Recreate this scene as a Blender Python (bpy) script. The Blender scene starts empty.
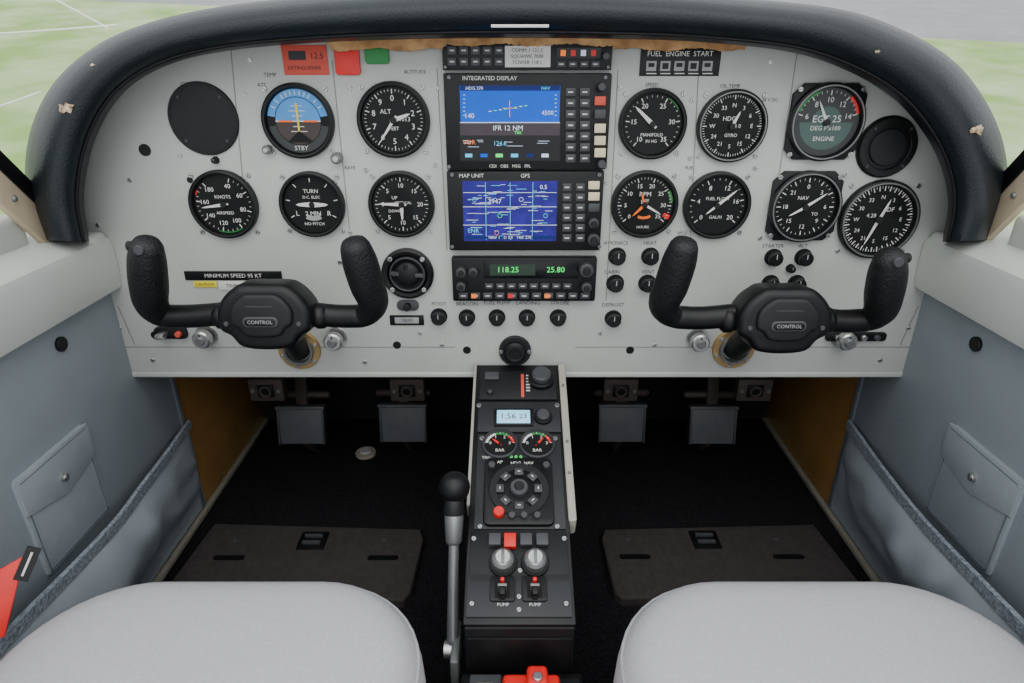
import bpy, bmesh, math, random
from mathutils import Matrix, Vector, noise
random.seed(7)
TH=math.radians(24); F=640.0; CAM=Vector((-0.008,0,0.76))
ct,st=math.cos(TH),math.sin(TH)
PY=0.85
def ray(px,py):
    u=(px-512)/F; v=(py-341.5)/F
    return Vector((u,ct-v*st,-(st+v*ct)))
def at_Y(px,py,Y):
    d=ray(px,py); return CAM+d*(Y/d.y)
def at_X(px,py,X):
    d=ray(px,py); return CAM+d*((X-CAM.x)/d.x)
def at_Z(px,py,Z):
    d=ray(px,py); return CAM+d*((Z-CAM.z)/d.z)
def dep(p):
    q=p-CAM; return q.y*ct-q.z*st
def mpp(p): return dep(p)/F
# ---------------- materials
def lin(c):
    c=c/255.0
    return c/12.92 if c<=0.04045 else ((c+0.055)/1.055)**2.4
MATS={}
def mat(name,rgb,rough=0.5,metal=0.0,var=0.06,nscale=40,bump=0.0,bscale=300,emit=0,coat=0,spec=0.5,rgb2=None):
    if name in MATS: return MATS[name]
    m=bpy.data.materials.new(name); m.use_nodes=True
    nt=m.node_tree; b=nt.nodes['Principled BSDF']
    c=[lin(x) for x in rgb]
    c2=[lin(x) for x in rgb2] if rgb2 else [min(1,x*(1+var)) for x in c]
    c1=c if rgb2 else [x*(1-var) for x in c]
    tc=nt.nodes.new('ShaderNodeTexCoord')
    n=nt.nodes.new('ShaderNodeTexNoise'); n.inputs['Scale'].default_value=nscale; n.inputs['Detail'].default_value=3
    r=nt.nodes.new('ShaderNodeValToRGB')
    r.color_ramp.elements[0].position=0.35; r.color_ramp.elements[1].position=0.65
    r.color_ramp.elements[0].color=(*c1,1); r.color_ramp.elements[1].color=(*c2,1)
    nt.links.new(tc.outputs['Object'],n.inputs['Vector'])
    nt.links.new(n.outputs['Fac'],r.inputs['Fac'])
    nt.links.new(r.outputs['Color'],b.inputs['Base Color'])
    b.inputs['Roughness'].default_value=rough; b.inputs['Metallic'].default_value=metal
    b.inputs['Specular IOR Level'].default_value=spec
    if coat: b.inputs['Coat Weight'].default_value=coat; b.inputs['Coat Roughness'].default_value=0.08
    if emit:
        nt.links.new(r.outputs['Color'],b.inputs['Emission Color']); b.inputs['Emission Strength'].default_value=emit
    if bump:
        n2=nt.nodes.new('ShaderNodeTexNoise'); n2.inputs['Scale'].default_value=bscale; n2.inputs['Detail'].default_value=2
        bp=nt.nodes.new('ShaderNodeBump'); bp.inputs['Strength'].default_value=bump; bp.inputs['Distance'].default_value=0.002
        nt.links.new(tc.outputs['Object'],n2.inputs['Vector']); nt.links.new(n2.outputs['Fac'],bp.inputs['Height'])
        nt.links.new(bp.outputs['Normal'],b.inputs['Normal'])
    MATS[name]=m; return m
M_PANEL=mat('panel_paint',(181,184,179),0.5,var=0.035,nscale=9,bump=0.08,bscale=500)
M_SEAM=mat('seam',(132,134,130),0.7)
M_CREAM=mat('ledge_cream',(186,190,184),0.5,var=0.03,nscale=8,bump=0.1)
M_FLANGE=mat('console_flange',(158,156,144),0.5,var=0.05,nscale=12)
M_BLACK=mat('black_plastic',(13,13,15),0.42,bump=0.15,bscale=900,spec=.35)
M_BLK2=mat('black_satin',(22,23,25),0.5,bump=0.1,bscale=700,spec=.35)
M_FACE=mat('dial_face',(8,9,10),0.7,coat=0.12,spec=.3)
M_FACE2=mat('dial_face_grey',(44,48,48),0.6,coat=0.15)
M_TEAL=mat('dial_face_teal',(60,84,80),0.5,coat=0.15)
M_LEATH=mat('glare_leather',(16,25,30),0.42,var=0.12,nscale=14,bump=0.35,bscale=420,spec=.4)
M_WHITE=mat('white_print',(212,212,207),0.6,var=0.02)
M_LGREY=mat('grey_print',(150,152,152),0.6)
M_DTXT=mat('dark_print',(50,50,52),0.7)
M_SILV=mat('silver_metal',(190,190,188),0.3,metal=0.9)
M_STEEL=mat('steel_grey',(120,122,122),0.4,metal=0.6)
M_GOLD=mat('brass_metal',(175,148,100),0.4,metal=0.6)
M_RED=mat('red_plastic',(220,30,24),0.4)
M_REDD=mat('red_decal',(205,78,62),0.6)
M_ORNG=mat('orange_mark',(240,110,25),0.5)
M_YEL=mat('yellow_mark',(230,210,50),0.5)
M_GRN=mat('green_plastic',(20,125,55),0.45)
M_SKY=mat('gyro_blue',(70,145,215),0.5)
M_BRN=mat('gyro_brown',(60,52,48),0.6)
M_WALL=mat('wall_vinyl',(134,142,148),0.6,var=0.04,nscale=10,bump=0.25,bscale=500)
M_POCK=mat('pocket_vinyl',(142,150,156),0.6,var=0.05,nscale=14,bump=0.3,bscale=300)
M_HEM=mat('hem_mesh',(122,130,138),0.8,var=0.4,nscale=260,bump=0.8,bscale=260)
M_STITCH=mat('stitch',(95,103,112),0.8)
M_CARPET=mat('carpet_black',(12,12,14),0.95,nscale=350,bump=1.0,bscale=450,spec=0.1,rgb2=(34,34,37))
M_MAT=mat('heel_mat_rubber',(55,51,50),0.75,var=0.15,nscale=120,bump=0.5,bscale=500,spec=.3)
M_SEAT=mat('seat_fabric',(184,183,187),0.85,var=0.04,nscale=300,bump=0.35,bscale=700,spec=0.2)
M_PIPE=mat('seat_piping',(165,165,170),0.8)
M_WOOD=mat('footwell_wood',(134,98,50),0.55,nscale=9,bump=0.15,rgb2=(160,120,66))
M_DARK=mat('dark_void',(14,13,13),0.9)
M_PEDAL=mat('pedal_alloy',(80,83,87),0.5,var=0.08,metal=0.1)
M_BRKT=mat('bracket_paint',(60,52,48),0.6)
M_TAN=mat('tan_trim',(198,156,106),0.8,nscale=60,rgb2=(150,108,66))
M_WORN=mat('worn_leather',(205,185,155),0.9,nscale=180,rgb2=(120,95,70))
M_BEIGE=mat('beige_strip',(195,178,152),0.55)
M_FTRIM=mat('floor_trim',(140,135,124),0.55)
M_KEY=mat('key_grey',(60,62,65),0.5)
M_KEYL=mat('key_light',(215,203,170),0.5)
M_S_BLUE=mat('screen_sky',(5,85,200),0.3,emit=0.35,var=0.05,nscale=20,spec=.2)
M_S_DBL=mat('screen_deep',(8,28,95),0.3,emit=0.4,spec=.25)
M_S_BRN=mat('screen_ground',(64,56,62),0.3,emit=0.2,spec=.25)
M_S_BLK=mat('screen_black',(6,8,14),0.25,coat=0.15,spec=.3)
M_S_PUR=mat('screen_map',(28,20,105),0.3,emit=0.3,nscale=60,rgb2=(42,32,135),spec=.25)
M_S_WHT=mat('screen_white',(200,210,230),0.4,emit=0.4)
M_S_CYN=mat('screen_cyan',(80,190,230),0.4,emit=0.4)
M_S_GRN=mat('screen_green',(60,225,100),0.4,emit=0.7)
M_S_ORG=mat('screen_amber',(240,120,35),0.4,emit=0.5)
M_LCD=mat('lcd_pale',(150,205,230),0.3,emit=0.7)
M_LCDG=mat('lcd_green_dark',(18,44,28),0.3,emit=0.2)
# ---------------- primitives
def lathe(prof,seg=32):
    v=[];f=[];n=len(prof)
    for i in range(seg):
        a=2*math.pi*i/seg; c,s=math.cos(a),math.sin(a)
        for r,z in prof: v.append((r*c,r*s,z))
    for i in range(seg):
        j=(i+1)%seg
        for k in range(n-1):
            a,b,c,d=i*n+k,j*n+k,j*n+k+1,i*n+k+1
            if prof[k][0]<1e-7: f.append((a,c,d))
            elif prof[k+1][0]<1e-7: f.append((a,b,c))
            else: f.append((a,b,c,d))
    return v,f
def cyl(r,h,seg=28,b=None,r2=None):
    if b is None: b=min(r,h)*0.18
    r2=r if r2 is None else r2
    return lathe([(0,0),(r,0),(r2,h-b),(r2-b,h),(0,h)],seg)
def ring(ri,ro,h,seg=40,b=0.0008):
    return lathe([(ri,0),(ro,0),(ro,h-b),(ro-b,h),(ri+b,h),(ri,h-b),(ri,0)],seg)
def disc(r,seg=40): return lathe([(r,0),(0,0)],seg)
def sphere(r,seg=20,sz=1):
    n=10; return lathe([(r*math.cos(math.pi*(k/n-.5)) if 0<k<n else 0, sz*r*math.sin(math.pi*(k/n-.5))) for k in range(n+1)],seg)
def frombm(bm):
    bm.verts.index_update()
    v=[tuple(x.co) for x in bm.verts]; f=[tuple(q.index for q in p.verts) for p in bm.faces]
    bm.free(); return v,f
def box(sx,sy,sz,bev=0.0,seg=2):
    bm=bmesh.new(); bmesh.ops.create_cube(bm,size=1)
    for x in bm.verts: x.co=Vector((x.co.x*sx,x.co.y*sy,x.co.z*sz))
    if bev: bmesh.ops.bevel(bm,geom=bm.edges[:],offset=min(bev,min(sx,sy,sz)*.49),segments=seg,profile=0.5,affect='EDGES')
    return frombm(bm)
def prism(poly,h,bev=0.0,seg=2,bottom=False):
    bm=bmesh.new()
    a=[bm.verts.new((x,y,0)) for x,y in poly]
    fc=bm.faces.new(a); fc.normal_update()
    if fc.normal.z<0: fc.normal_flip()
    r=bmesh.ops.extrude_face_region(bm,geom=[fc])
    vs=[g for g in r['geom'] if isinstance(g,bmesh.types.BMVert)]
    for x in vs: x.co.z+=h
    bmesh.ops.recalc_face_normals(bm,faces=bm.faces[:])
    if bev:
        ed=[e for e in bm.edges if all(abs(q.co.z-h)<1e-9 for q in e.verts) or (bottom and all(abs(q.co.z)<1e-9 for q in e.verts))]
        bmesh.ops.bevel(bm,geom=ed,offset=bev,segments=seg,profile=0.5,affect='EDGES')
    return frombm(bm)
def rrect(w,h,r,n=5):
    P=[]
    for cx,cy,a0 in ((w/2-r,h/2-r,0),(-w/2+r,h/2-r,90),(-w/2+r,-h/2+r,180),(w/2-r,-h/2+r,270)):
        for k in range(n+1):
            a=math.radians(a0+90*k/n); P.append((cx+r*math.cos(a),cy+r*math.sin(a)))
    return P
def cat(P,t):
    n=len(P)-1; x=t*n; i=min(int(x),n-1); u=x-i
    p0=P[max(i-1,0)];p1=P[i];p2=P[i+1];p3=P[min(i+2,n)]
    return [0.5*((2*b)+(-a+c)*u+(2*a-5*b+4*c-d)*u*u+(-a+3*b-3*c+d)*u**3) for a,b,c,d in zip(p0,p1,p2,p3)]
def csmooth(P,k=4):
    n=len(P); out=[]
    for i in range(n):
        p0,p1,p2,p3=P[i-1],P[i],P[(i+1)%n],P[(i+2)%n]
        for j in range(k):
            u=j/k; out.append(tuple(0.5*((2*b)+(-a+c)*u+(2*a-5*b+4*c-d)*u*u+(-a+3*b-3*c+d)*u**3) for a,b,c,d in zip(p0,p1,p2,p3)))
    return out
def tube(path,rad,seg=16,steps=None,flat=1.0):
    n=len(path); 
    if isinstance(rad,(int,float)): rad=[rad]*n
    Q=[list(p)+[r] for p,r in zip(path,rad)]
    if steps==-1: S=Q
    else:
        steps=steps or (n-1)*5
        S=[cat(Q,k/steps) for k in range(steps+1)] if n>2 else Q
    pts=[Vector(s[:3]) for s in S]; rr=[s[3] for s in S]
    v=[];f=[]; m=len(pts)
    up=None
    ext=[]
    for i in range(m):
        t=(pts[min(i+1,m-1)]-pts[max(i-1,0)]).normalized()
        ext.append((pts[i],t,rr[i]))
    full=[]
    p,t,r=ext[0]
    for k in (0.05,0.45,0.8): full.append((p-t*r*math.sqrt(1-k*k)*0.6,t,r*k))
    full+=ext
    p,t,r=ext[-1]
    for k in (0.8,0.45,0.05): full.append((p+t*r*math.sqrt(1-k*k)*0.6,t,r*k))
    for p,t,r in full:
        if up is None:
            up=Vector((0,0,1)) if abs(t.z)<0.9 else Vector((0,1,0))
        a=(up-t*up.dot(t)).normalized(); b=t.cross(a); up=a
        for k in range(seg):
            an=2*math.pi*k/seg
            v.append(tuple(p+a*(r*math.cos(an))+b*(r*math.sin(an)*flat)))
    for i in range(len(full)-1):
        for k in range(seg):
            k2=(k+1)%seg
            f.append((i*seg+k,i*seg+k2,(i+1)*seg+k2,(i+1)*seg+k))
    f.append(tuple(range(seg-1,-1,-1))); L=(len(full)-1)*seg; f.append(tuple(L+k for k in range(seg)))
    return v,f
def loft(rows,close=False):
    n=len(rows[0]); v=[tuple(p) for r in rows for p in r]; f=[]
    for i in range(len(rows)-1):
        for k in range(n if close else n-1):
            k2=(k+1)%n
            f.append((i*n+k,i*n+k2,(i+1)*n+k2,(i+1)*n+k))
    return v,f
TC={}
def text(s,size):
    if s not in TC:
        cu=bpy.data.curves.new('t','FONT'); cu.body=s; cu.align_x='CENTER'; cu.align_y='CENTER'; cu.resolution_u=2
        ob=bpy.data.objects.new('t',cu); bpy.context.collection.objects.link(ob)
        dg=bpy.context.evaluated_depsgraph_get()
        me=bpy.data.meshes.new_from_object(ob.evaluated_get(dg))
        TC[s]=([tuple(x.co) for x in me.vertices],[tuple(p.vertices) for p in me.polygons])
        bpy.data.objects.remove(ob); bpy.data.meshes.remove(me); bpy.data.curves.remove(cu)
    v,f=TC[s]
    return [(a*size,b*size,c*size) for a,b,c in v],f
class O:
    def __init__(s,name): s.name=name;s.v=[];s.f=[];s.m=[];s.ms=[]
    def add(s,vf,m,T=None):
        v,f=vf; o=len(s.v)
        if T is None: s.v+= [tuple(x) for x in v]
        else: s.v+=[tuple(T@Vector(x)) for x in v]
        if m not in s.ms: s.ms.append(m)
        i=s.ms.index(m)
        s.f+=[tuple(o+k for k in q) for q in f]; s.m+=[i]*len(f)
        return s
    def done(s,angle=38,recalc=False,parent=None):
        c=Vector([ (min(p[k] for p in s.v)+max(p[k] for p in s.v))/2 for k in range(3)])
        me=bpy.data.meshes.new(s.name)
        me.from_pydata([tuple(Vector(p)-c) for p in s.v],[],s.f)
        for m in s.ms: me.materials.append(m)
        me.polygons.foreach_set('material_index',s.m)
        me.polygons.foreach_set('use_smooth',[True]*len(s.f))
        me.update()
        if recalc:
            bm=bmesh.new(); bm.from_mesh(me); bmesh.ops.recalc_face_normals(bm,faces=bm.faces[:]); bm.to_mesh(me); bm.free()
        me.set_sharp_from_angle(angle=math.radians(angle))
        ob=bpy.data.objects.new(s.name,me); bpy.context.collection.objects.link(ob); ob.location=c
        return ob
def T3(x,y,z): return Matrix.Translation((x,y,z))
def RZ(d): return Matrix.Rotation(math.radians(d),4,'Z')
def RX(d): return Matrix.Rotation(math.radians(d),4,'X')
def RY(d): return Matrix.Rotation(math.radians(d),4,'Y')
PR=Matrix(((1,0,0,0),(0,0,-1,0),(0,1,0,0),(0,0,0,1)))
def PM(px,py,z=0.0):
    p=at_Y(px,py,PY); return Matrix.Translation((p.x,p.y-z,p.z))@PR
def pm(px,py): return mpp(at_Y(px,py,PY))
def prect(o,x0,y0,x1,y1,z,h,m,bev=0.0,rr=0):
    a=at_Y((x0+x1)/2,y0,PY); b=at_Y((x0+x1)/2,y1,PY)
    cy=(y0+y1)/2; L=at_Y(x0,cy,PY); R=at_Y(x1,cy,PY)
    w=R.x-L.x; hh=a.z-b.z
    T=Matrix.Translation(((L.x+R.x)/2,PY-z,(a.z+b.z)/2))@PR
    if rr: o.add(prism(rrect(w,hh,rr),h,bev),m,T)
    else: o.add(box(w,hh,h,bev),m,T@T3(0,0,h/2))
    return w,hh,T
def ptext(o,s,px,py,hpx,m,z=0.0006):
    o.add(text(s,hpx*1.35*pm(px,py)),m,PM(px,py,z))
# ================= INSTRUMENT PANEL
pan=O('instrument_panel')
outl=[(130,374),(104,300),(84,238),(70,200),(72,165),(85,125),(105,90),(140,62),(190,45),(250,34),(330,27),(420,23),(517,21),(620,23),(700,27),(790,38),(855,58),(905,86),(938,123),(958,165),(960,205),(945,240),(925,300),(903,377)]
pp=[]
for x,y in outl:
    p=at_Y(x,y,PY); pp.append((p.x,p.z))
TP=Matrix.Translation((0,PY+0.006,0))@PR
pan.add(prism(pp,0.006,0.0008),M_PANEL,TP)
a=at_Y(130,374,PY); b=at_Y(903,377,PY)
pan.add(box(b.x-a.x,0.022,0.010,0.003),M_PANEL,Matrix.Translation(((a.x+b.x)/2,PY+0.010,a.z-0.001)))
def seam(x0,y0,x1,y1,w=1.0):
    p=at_Y(x0,y0,PY); q=at_Y(x1,y1,PY); L=(q-p).length; an=math.atan2(q.z-p.z,q.x-p.x)
    ww=w*pm(x0,y0)
    pan.add(box(L,ww,0.0006),M_SEAM,Matrix.Translation(((p.x+q.x)/2,PY-0.0003,(p.z+q.z)/2))@PR@Matrix.Rotation(an,4,'Z'))
for s in [(231,50,243,182),(797,52,778,182),(120,347,455,347),(575,347,912,347),(437,68,447,250),(618,70,606,300),(332,60,352,252),(699,60,690,240),(118,306,135,345),(918,306,900,345)]: seam(*s)
def screw(o,px,py,r,m=M_SILV,T=None):
    T=T or PM(px,py); k=r*pm(px,py)
    o.add(cyl(k,k*0.6,12),m,T); o.add(box(k*1.5,k*0.3,k*0.1),M_DTXT,T@RZ(random.uniform(0,180))@T3(0,0,k*0.62))
for x,y in [(153,360),(365,362),(420,333),(442,345),(600,333),(655,345),(880,360),(120,328),(908,328),(98,225),(250,60),(350,88),(437,88),(620,88),(690,158),(770,62),(335,182),(247,182),(366,170),(435,165),(350,232),(680,232),(755,168),(760,238),(607,182),(180,155),(245,95),(130,180),(340,262),(620,225),(692,100),(845,175),(855,250)]:
    screw(pan,x,y,2.2)
for x,y,r in [(145,150,6),(190,180,3),(243,205,3),(155,335,4),(397,345,4),(467,350,4),(630,350,4),(845,340,4)]:
    pan.add(cyl(r*pm(x,y),0.001,24),M_BLACK,PM(x,y))
labs=[('PITOT',439,304,4),('BEACON',467,304,4),('FUEL PUMP',497,303,4),('LANDING',528,303,4),('STROBE',560,303,4),('AVIONICS',616,243,4),('HEAT',650,243,4),('CABIN',612,272,4),('VENT',648,272,4),('DEFROST',613,305,4),('STARTER',773,246,4),('ALT',803,246,4),('MAGNETO',205,322,4),('PRIMER',335,322,4),('LIGHTS',697,326,4),('TEMP',270,75,4),('SPEED',652,85,3.6),('OIL TEMP',730,86,3.6),('28 V DC',770,100,3.4),('OXY',186,84,3.6),('ATT',262,85,3.6),('ALTITUDE',415,72,3.6),('RATE',350,168,3.4),('FUEL',690,168,3.4),('FLAPS',843,325,4),('CARB HEAT',868,326,3.6)]
for s,x,y,h in labs: ptext(pan,s,x,y,h,M_DTXT,0.0004)
def plac(x0,y0,x1,y1,m,txt=None,tm=M_WHITE,ts=4,z=0.0,h=0.0015):
    prect(pan,x0,y0,x1,y1,z,h,m,0.0004)
    if txt: ptext(pan,txt,(x0+x1)/2,(y0+y1)/2,ts,tm,z+h+0.0003)
plac(185,271,282,280,M_BLACK,'MINIMUM SPEED 95 KT',M_WHITE,4.2)
plac(194,281,217,287,M_YEL,'CAUTION',M_DTXT,3); plac(219,281,246,290,M_WHITE,'TRIM',M_DTXT,4); plac(248,283,262,290,M_LGREY)
plac(390,315,424,325,M_BLACK); plac(395,317,419,323,M_LGREY,'TRIM',M_DTXT,4,0.0016,0.0005)
plac(283,45,328,75,M_REDD); 
prect(pan,289,51,306,60,0.0016,0.0006,M_DTXT); ptext(pan,'12.5',317,56,6,M_DTXT,0.0019); ptext(pan,'EXTINGUISHER',305,68,3.6,M_DTXT,0.0019)
plac(640,48,720,76,M_BLACK,None); ptext(pan,'FUEL  ENGINE  START',680,54,5,M_WHITE,0.0018)
for i in range(5): prect(pan,646+i*14,61,656+i*14,71,0.0016,0.0006,M_LGREY,0.0)
for i in range(5): prect(pan,648+i*14,63,654+i*14,67+i%2*2,0.0023,0.0003,M_BLACK); prect(pan,646+i*14,73,656+i*14,74,0.0016,0.0004,M_WHITE)
panel_ob=pan.done(angle=30)
for nm,x0,y0,x1,y1,m in (('red_warning_tag',335,41,360,75,M_RED),('green_status_tag',365,42,389,64,M_GRN)):
    o=O(nm); w,h,T=prect(o,x0,y0,x1,y1,0.001,0.004,m,0.001,0.004)
    o.done()
# ================= GAUGES
def poly_arc(r0,r1,a0,a1,n=24):
    v=[];f=[]
    for k in range(n+1):
        a=math.radians(90-(a0+(a1-a0)*k/n)); v+=[(r0*math.cos(a),r0*math.sin(a),0),(r1*math.cos(a),r1*math.sin(a),0)]
    for k in range(n): f.append((2*k,2*k+2,2*k+3,2*k+1))
    return v,f
def hand(L,w,tail=0.2,base=None):
    return prism([(-w*.5,-L*tail),(w*.5,-L*tail),(w*.9,L*.12),(w*.5,L*.8),(0,L),(-w*.5,L*.8),(-w*.9,L*.12)],0.0006)
def dial(o,T,R,labels=(),a0=0,a1=360,major=10,minor=5,arcs=(),hands=(),texts=(),ls=0.2,tr=0.80,face=M_FACE,tm=M_WHITE):
    o.add(disc(R*0.87),face,T@T3(0,0,0.003))
    span=a1-a0; N=major*minor
    for k in range(N+(0 if abs(span)>=360 else 1)):
        a=a0+span*k/N; big=k%minor==0
        L=0.12*R if big else 0.06*R
        o.add(box(R*(0.026 if big else 0.012),L,0.0002),tm,T@RZ(-a)@T3(0,tr*R-L/2,0.0034))
    for k,s in enumerate(labels):
        a=math.radians(90-(a0+span*k/(len(labels) if abs(span)>=360 else max(1,len(labels)-1))))
        o.add(text(s,R*ls*1.08),tm,T@T3(R*0.56*math.cos(a),R*0.56*math.sin(a),0.0036))
    for r0,r1,b0,b1,m in arcs: o.add(poly_arc(r0*R,r1*R,b0,b1),m,T@T3(0,0,0.0033))
    for s,x,y,z in texts: o.add(text(s,R*z*0.95),tm,T@T3(x*R,y*R,0.0037))
    for i,(a,L,w,m) in enumerate(hands): o.add(hand(L*R,w*R*.85),m,T@RZ(-a)@T3(0,0,0.0042+i*0.0008))
    if hands: o.add(cyl(R*0.09,0.002,20),M_BLK2,T@T3(0,0,0.0048))
def gauge(name,px,py,r,square=False,silver=False,knob=None,screws=True,**kw):
    o=O(name); R=r*pm(px,py)*0.985; T=PM(px,py); T0=T
    if square:
        q=R*0.97
        pol=[(-q,-q*.72),(-q*.72,-q),(q*.72,-q),(q,-q*.72),(q,q*.72),(q*.72,q),(-q*.72,q),(-q,q*.72)]
        o.add(prism(pol,0.005,0.0012),M_BLK2,T)
        T=T@T3(0,0,.003)
    o.add(lathe([(R*1.0,-.0),(R*1.0,0.006),(R*0.985,0.0085),(R*0.94,0.0095),(R*0.89,0.009),(R*0.86,0.003)],48),M_BLACK,T)
    if silver: o.add(lathe([(R*.90,.0088),(R*.905,.0101),(R*.94,.0101),(R*.95,.0088)],56),M_STEEL,T)
    dial(o,T,R,**kw)
    if screws:
        for sx in (-1,1):
            for sy in (-1,1):
                k=0.82 if square else 0.83
                screw(o,px,py,2.4,M_SILV,T0@T3(sx*R*k,sy*R*k,0.005 if square else 0))
    return o.done(angle=30)
N10=[str(i) for i in range(10)]
W=M_WHITE
for px,py,r in ((204,119,35),(886,147,30)):
    o=O('blanking_cover'); R=r*pm(px,py); T=PM(px,py)
    o.add(cyl(R,0.003,56,0.001),M_BLACK,T)
    o.add(ring(R*0.9,R*0.93,0.0034,48,0.0002),M_BLK2,T)
    if px>800: o.add(ring(R*0.72,R*0.95,0.007,48),M_BLACK,T); o.add(cyl(R*0.6,0.006,40),M_BLK2,T)
    for a in range(4): screw(o,px,py,1.6,M_KEY,T@RZ(45+90*a)@T3(R*0.84,0,0.003 if px<800 else .007))
    o.done()
o=O('attitude_indicator'); px,py,r=299,121,36; R=r*pm(px,py); T=PM(px,py)
o.add(lathe([(R*1.0,0),(R*1.0,0.006),(R*0.985,0.0085),(R*0.94,0.0095),(R*0.89,0.009),(R*0.86,0.003)],48),M_BLACK,T)
o.add(disc(R*.87),M_FACE,T@T3(0,0,.003))
o.add(poly_arc(0,R*.62,-90,90),M_SKY,T@T3(0,0,.0034)); o.add(poly_arc(0,R*.62,90,270),M_BRN,T@T3(0,0,.0034))
o.add(poly_arc(R*.64,R*.84,-80,80),M_SKY,T@T3(0,0,.0034)); o.add(poly_arc(R*.64,R*.84,100,260),M_FACE2,T@T3(0,0,.0034))
o.add(box(R*1.24,R*.03,.0003),W,T@T3(0,0,.0038))
for k in (-.4,-.27,-.14,.14,.27,.4): o.add(box(R*(.3 if abs(k)!=.27 else .45),R*.02,.0003),W,T@T3(0,k*R,.0038))
for a in (-60,-45,-30,-20,-10,0,10,20,30,45,60): o.add(box(R*.025,R*.12,.0003),W,T@RZ(a)@T3(0,R*.74,.0038))
o.add(box(R*.05,R*.75,.0005),M_YEL,T@T3(0,R*.1,.0042)); o.add(box(R*.36,R*.05,.0008),M_ORNG,T@T3(-R*.35,0,.0045)); o.add(box(R*.36,R*.05,.0008),M_ORNG,T@T3(R*.35,0,.0045))
o.add(prism([(-R*.35,-R*.55),(R*.35,-R*.55),(0,-R*.25)],.0008),M_FACE,T@T3(0,0,.0045))
o.add(text('STBY',R*.17),W,T@T3(0,-R*.72,.004))
for sx in (-1,1):
    for sy in (-1,1): screw(o,px,py,2.6,M_SILV,T@T3(sx*R*.83,sy*R*.83,0))
o.add(cyl(R*.15,.014,20),M_STEEL,T@T3(R*.98,-R*.98,0)); o.add(cyl(R*.09,.016,20),M_SILV,T@T3(R*.98,-R*.98,0)); o.add(cyl(R*.12,.012,20),M_STEEL,T@T3(-R*.95,-R*.75,0)); o.add(cyl(R*.07,.014,20),M_SILV,T@T3(-R*.95,-R*.75,0))
o.done()
gauge('altimeter',394,120,37,labels=N10,hands=[(70,.5,.08,W),(215,.72,.05,W)],texts=[('ALT',-.2,.22,.18),('1013',.3,.02,.17),('FEET',0,-.22,.14)])
gauge('airspeed_indicator',225,204,34.5,labels=['40','60','80','100','120','140','160','180'],a0=20,a1=320,major=7,minor=4,ls=.17,arcs=[(.81,.84,150,200,M_GRN),(.80,.84,290,300,M_RED)],hands=[(262,.68,.06,W)],texts=[('KNOTS',0,.22,.15),('AIRSPEED',0,-.25,.13)])
gauge('turn_coordinator',313,204,33,labels=['L','','','','','R'],a0=240,a1=480,major=6,minor=1,hands=[(270,.5,.1,W),(90,.5,.1,W)],texts=[('TURN',0,.4,.18),('2 MIN',0,-.28,.2),('D.C. ELEC',0,.22,.13),('NO PITCH',0,-.6,.14)],arcs=[(.35,.5,150,210,M_LGREY)])
gauge('vertical_speed_indicator',402,204,33.5,labels=['0','5','10','15','20','15','10','5'],a0=270,a1=630,major=8,minor=5,ls=.17,hands=[(272,.7,.07,W),(180,.5,.07,W)],texts=[('UP',-.2,.2,.15),('VERTICAL',.05,.05,.12),('DOWN',-.2,-.2,.13)])
gauge('manifold_pressure_gauge',652,124,34.5,labels=['10','15','20','25','30','35'],a0=-140,a1=140,major=5,minor=5,ls=.18,hands=[(-48,.75,.08,W)],texts=[('MANIFOLD',0,-.3,.14),('IN HG',0,-.48,.13)],arcs=[(.81,.84,30,60,M_GRN)])
gauge('directional_gyro',731,126,35.5,labels=['N','3','6','E','12','15','S','21','24','W','30','33'],major=12,minor=6,ls=.15,tr=.84,hands=[(25,.45,.06,W)],texts=[('HDG',-.1,.2,.18),('2 4 0',.1,0,.16),('GYRO',0,-.25,.14)],silver=True)
gauge('exhaust_temperature_gauge',824,122,38,square=True,silver=True,face=M_FACE2,labels=['6','8','10','12','14'],a0=-75,a1=75,major=4,minor=4,ls=.18,arcs=[(.0,.70,90,270,M_TEAL),(.0,.40,-90,90,M_TEAL),(.78,.84,-70,-20,M_GRN),(.78,.86,40,75,M_RED)],hands=[(-28,.62,.05,W)],texts=[('EGT 25',0,.08,.26),('DEG F x100',0,-.15,.17),('ENGINE',0,-.42,.17)])
gauge('tachometer',644,204,34,labels=['0','5','10','15','20','25','30','35'],a0=-130,a1=130,major=7,minor=5,ls=.16,arcs=[(.75,.84,60,85,M_GRN),(.66,.86,112,122,M_RED),(.36,.44,150,205,M_ORNG)],hands=[(120,.6,.05,W),(-135,.5,.06,M_ORNG),(-20,.4,.05,M_ORNG)],texts=[('RPM',0,.3,.2),('x100',0,.12,.13),('HOURS',0,-.68,.12)])
gauge('fuel_flow_gauge',716,205,34,labels=['0','4','8','12','16','20'],a0=-130,a1=130,major=5,minor=4,ls=.18,hands=[(50,.72,.06,W),(230,.4,.05,W)],texts=[('FUEL FLOW',0,.2,.14),('GAL/H',0,-.35,.14)])
gauge('nav_indicator',803,206,36,square=True,silver=True,labels=['0','3','6','9','12','15','18','21'],major=12,minor=3,ls=.16,hands=[(55,.68,.05,W),(240,.5,.05,W)],texts=[('NAV',-.1,.25,.16),('TO',.3,-.2,.14)])
gauge('radio_compass_indicator',877,219,40,labels=['N','3','6','E','12','15','S','21','24','W','30','33'],major=36,minor=2,ls=.13,tr=.84,hands=[(200,.7,.05,W),(20,.55,.05,W)],texts=[('ADF',.2,.25,.16),('4.28',-.2,.1,.15)],silver=True)
o=O('air_vent'); px,py=408,273; R=26*pm(px,py); T=PM(px,py)
o.add(lathe([(R,0),(R,.005),(R*.9,.008),(R*.78,.007),(R*.7,.002)],40),M_BLACK,T); o.add(disc(R*.75),M_FACE,T@T3(0,0,.002))
o.add(ring(R*.62,R*.68,.009,40),M_KEY,T)
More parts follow.
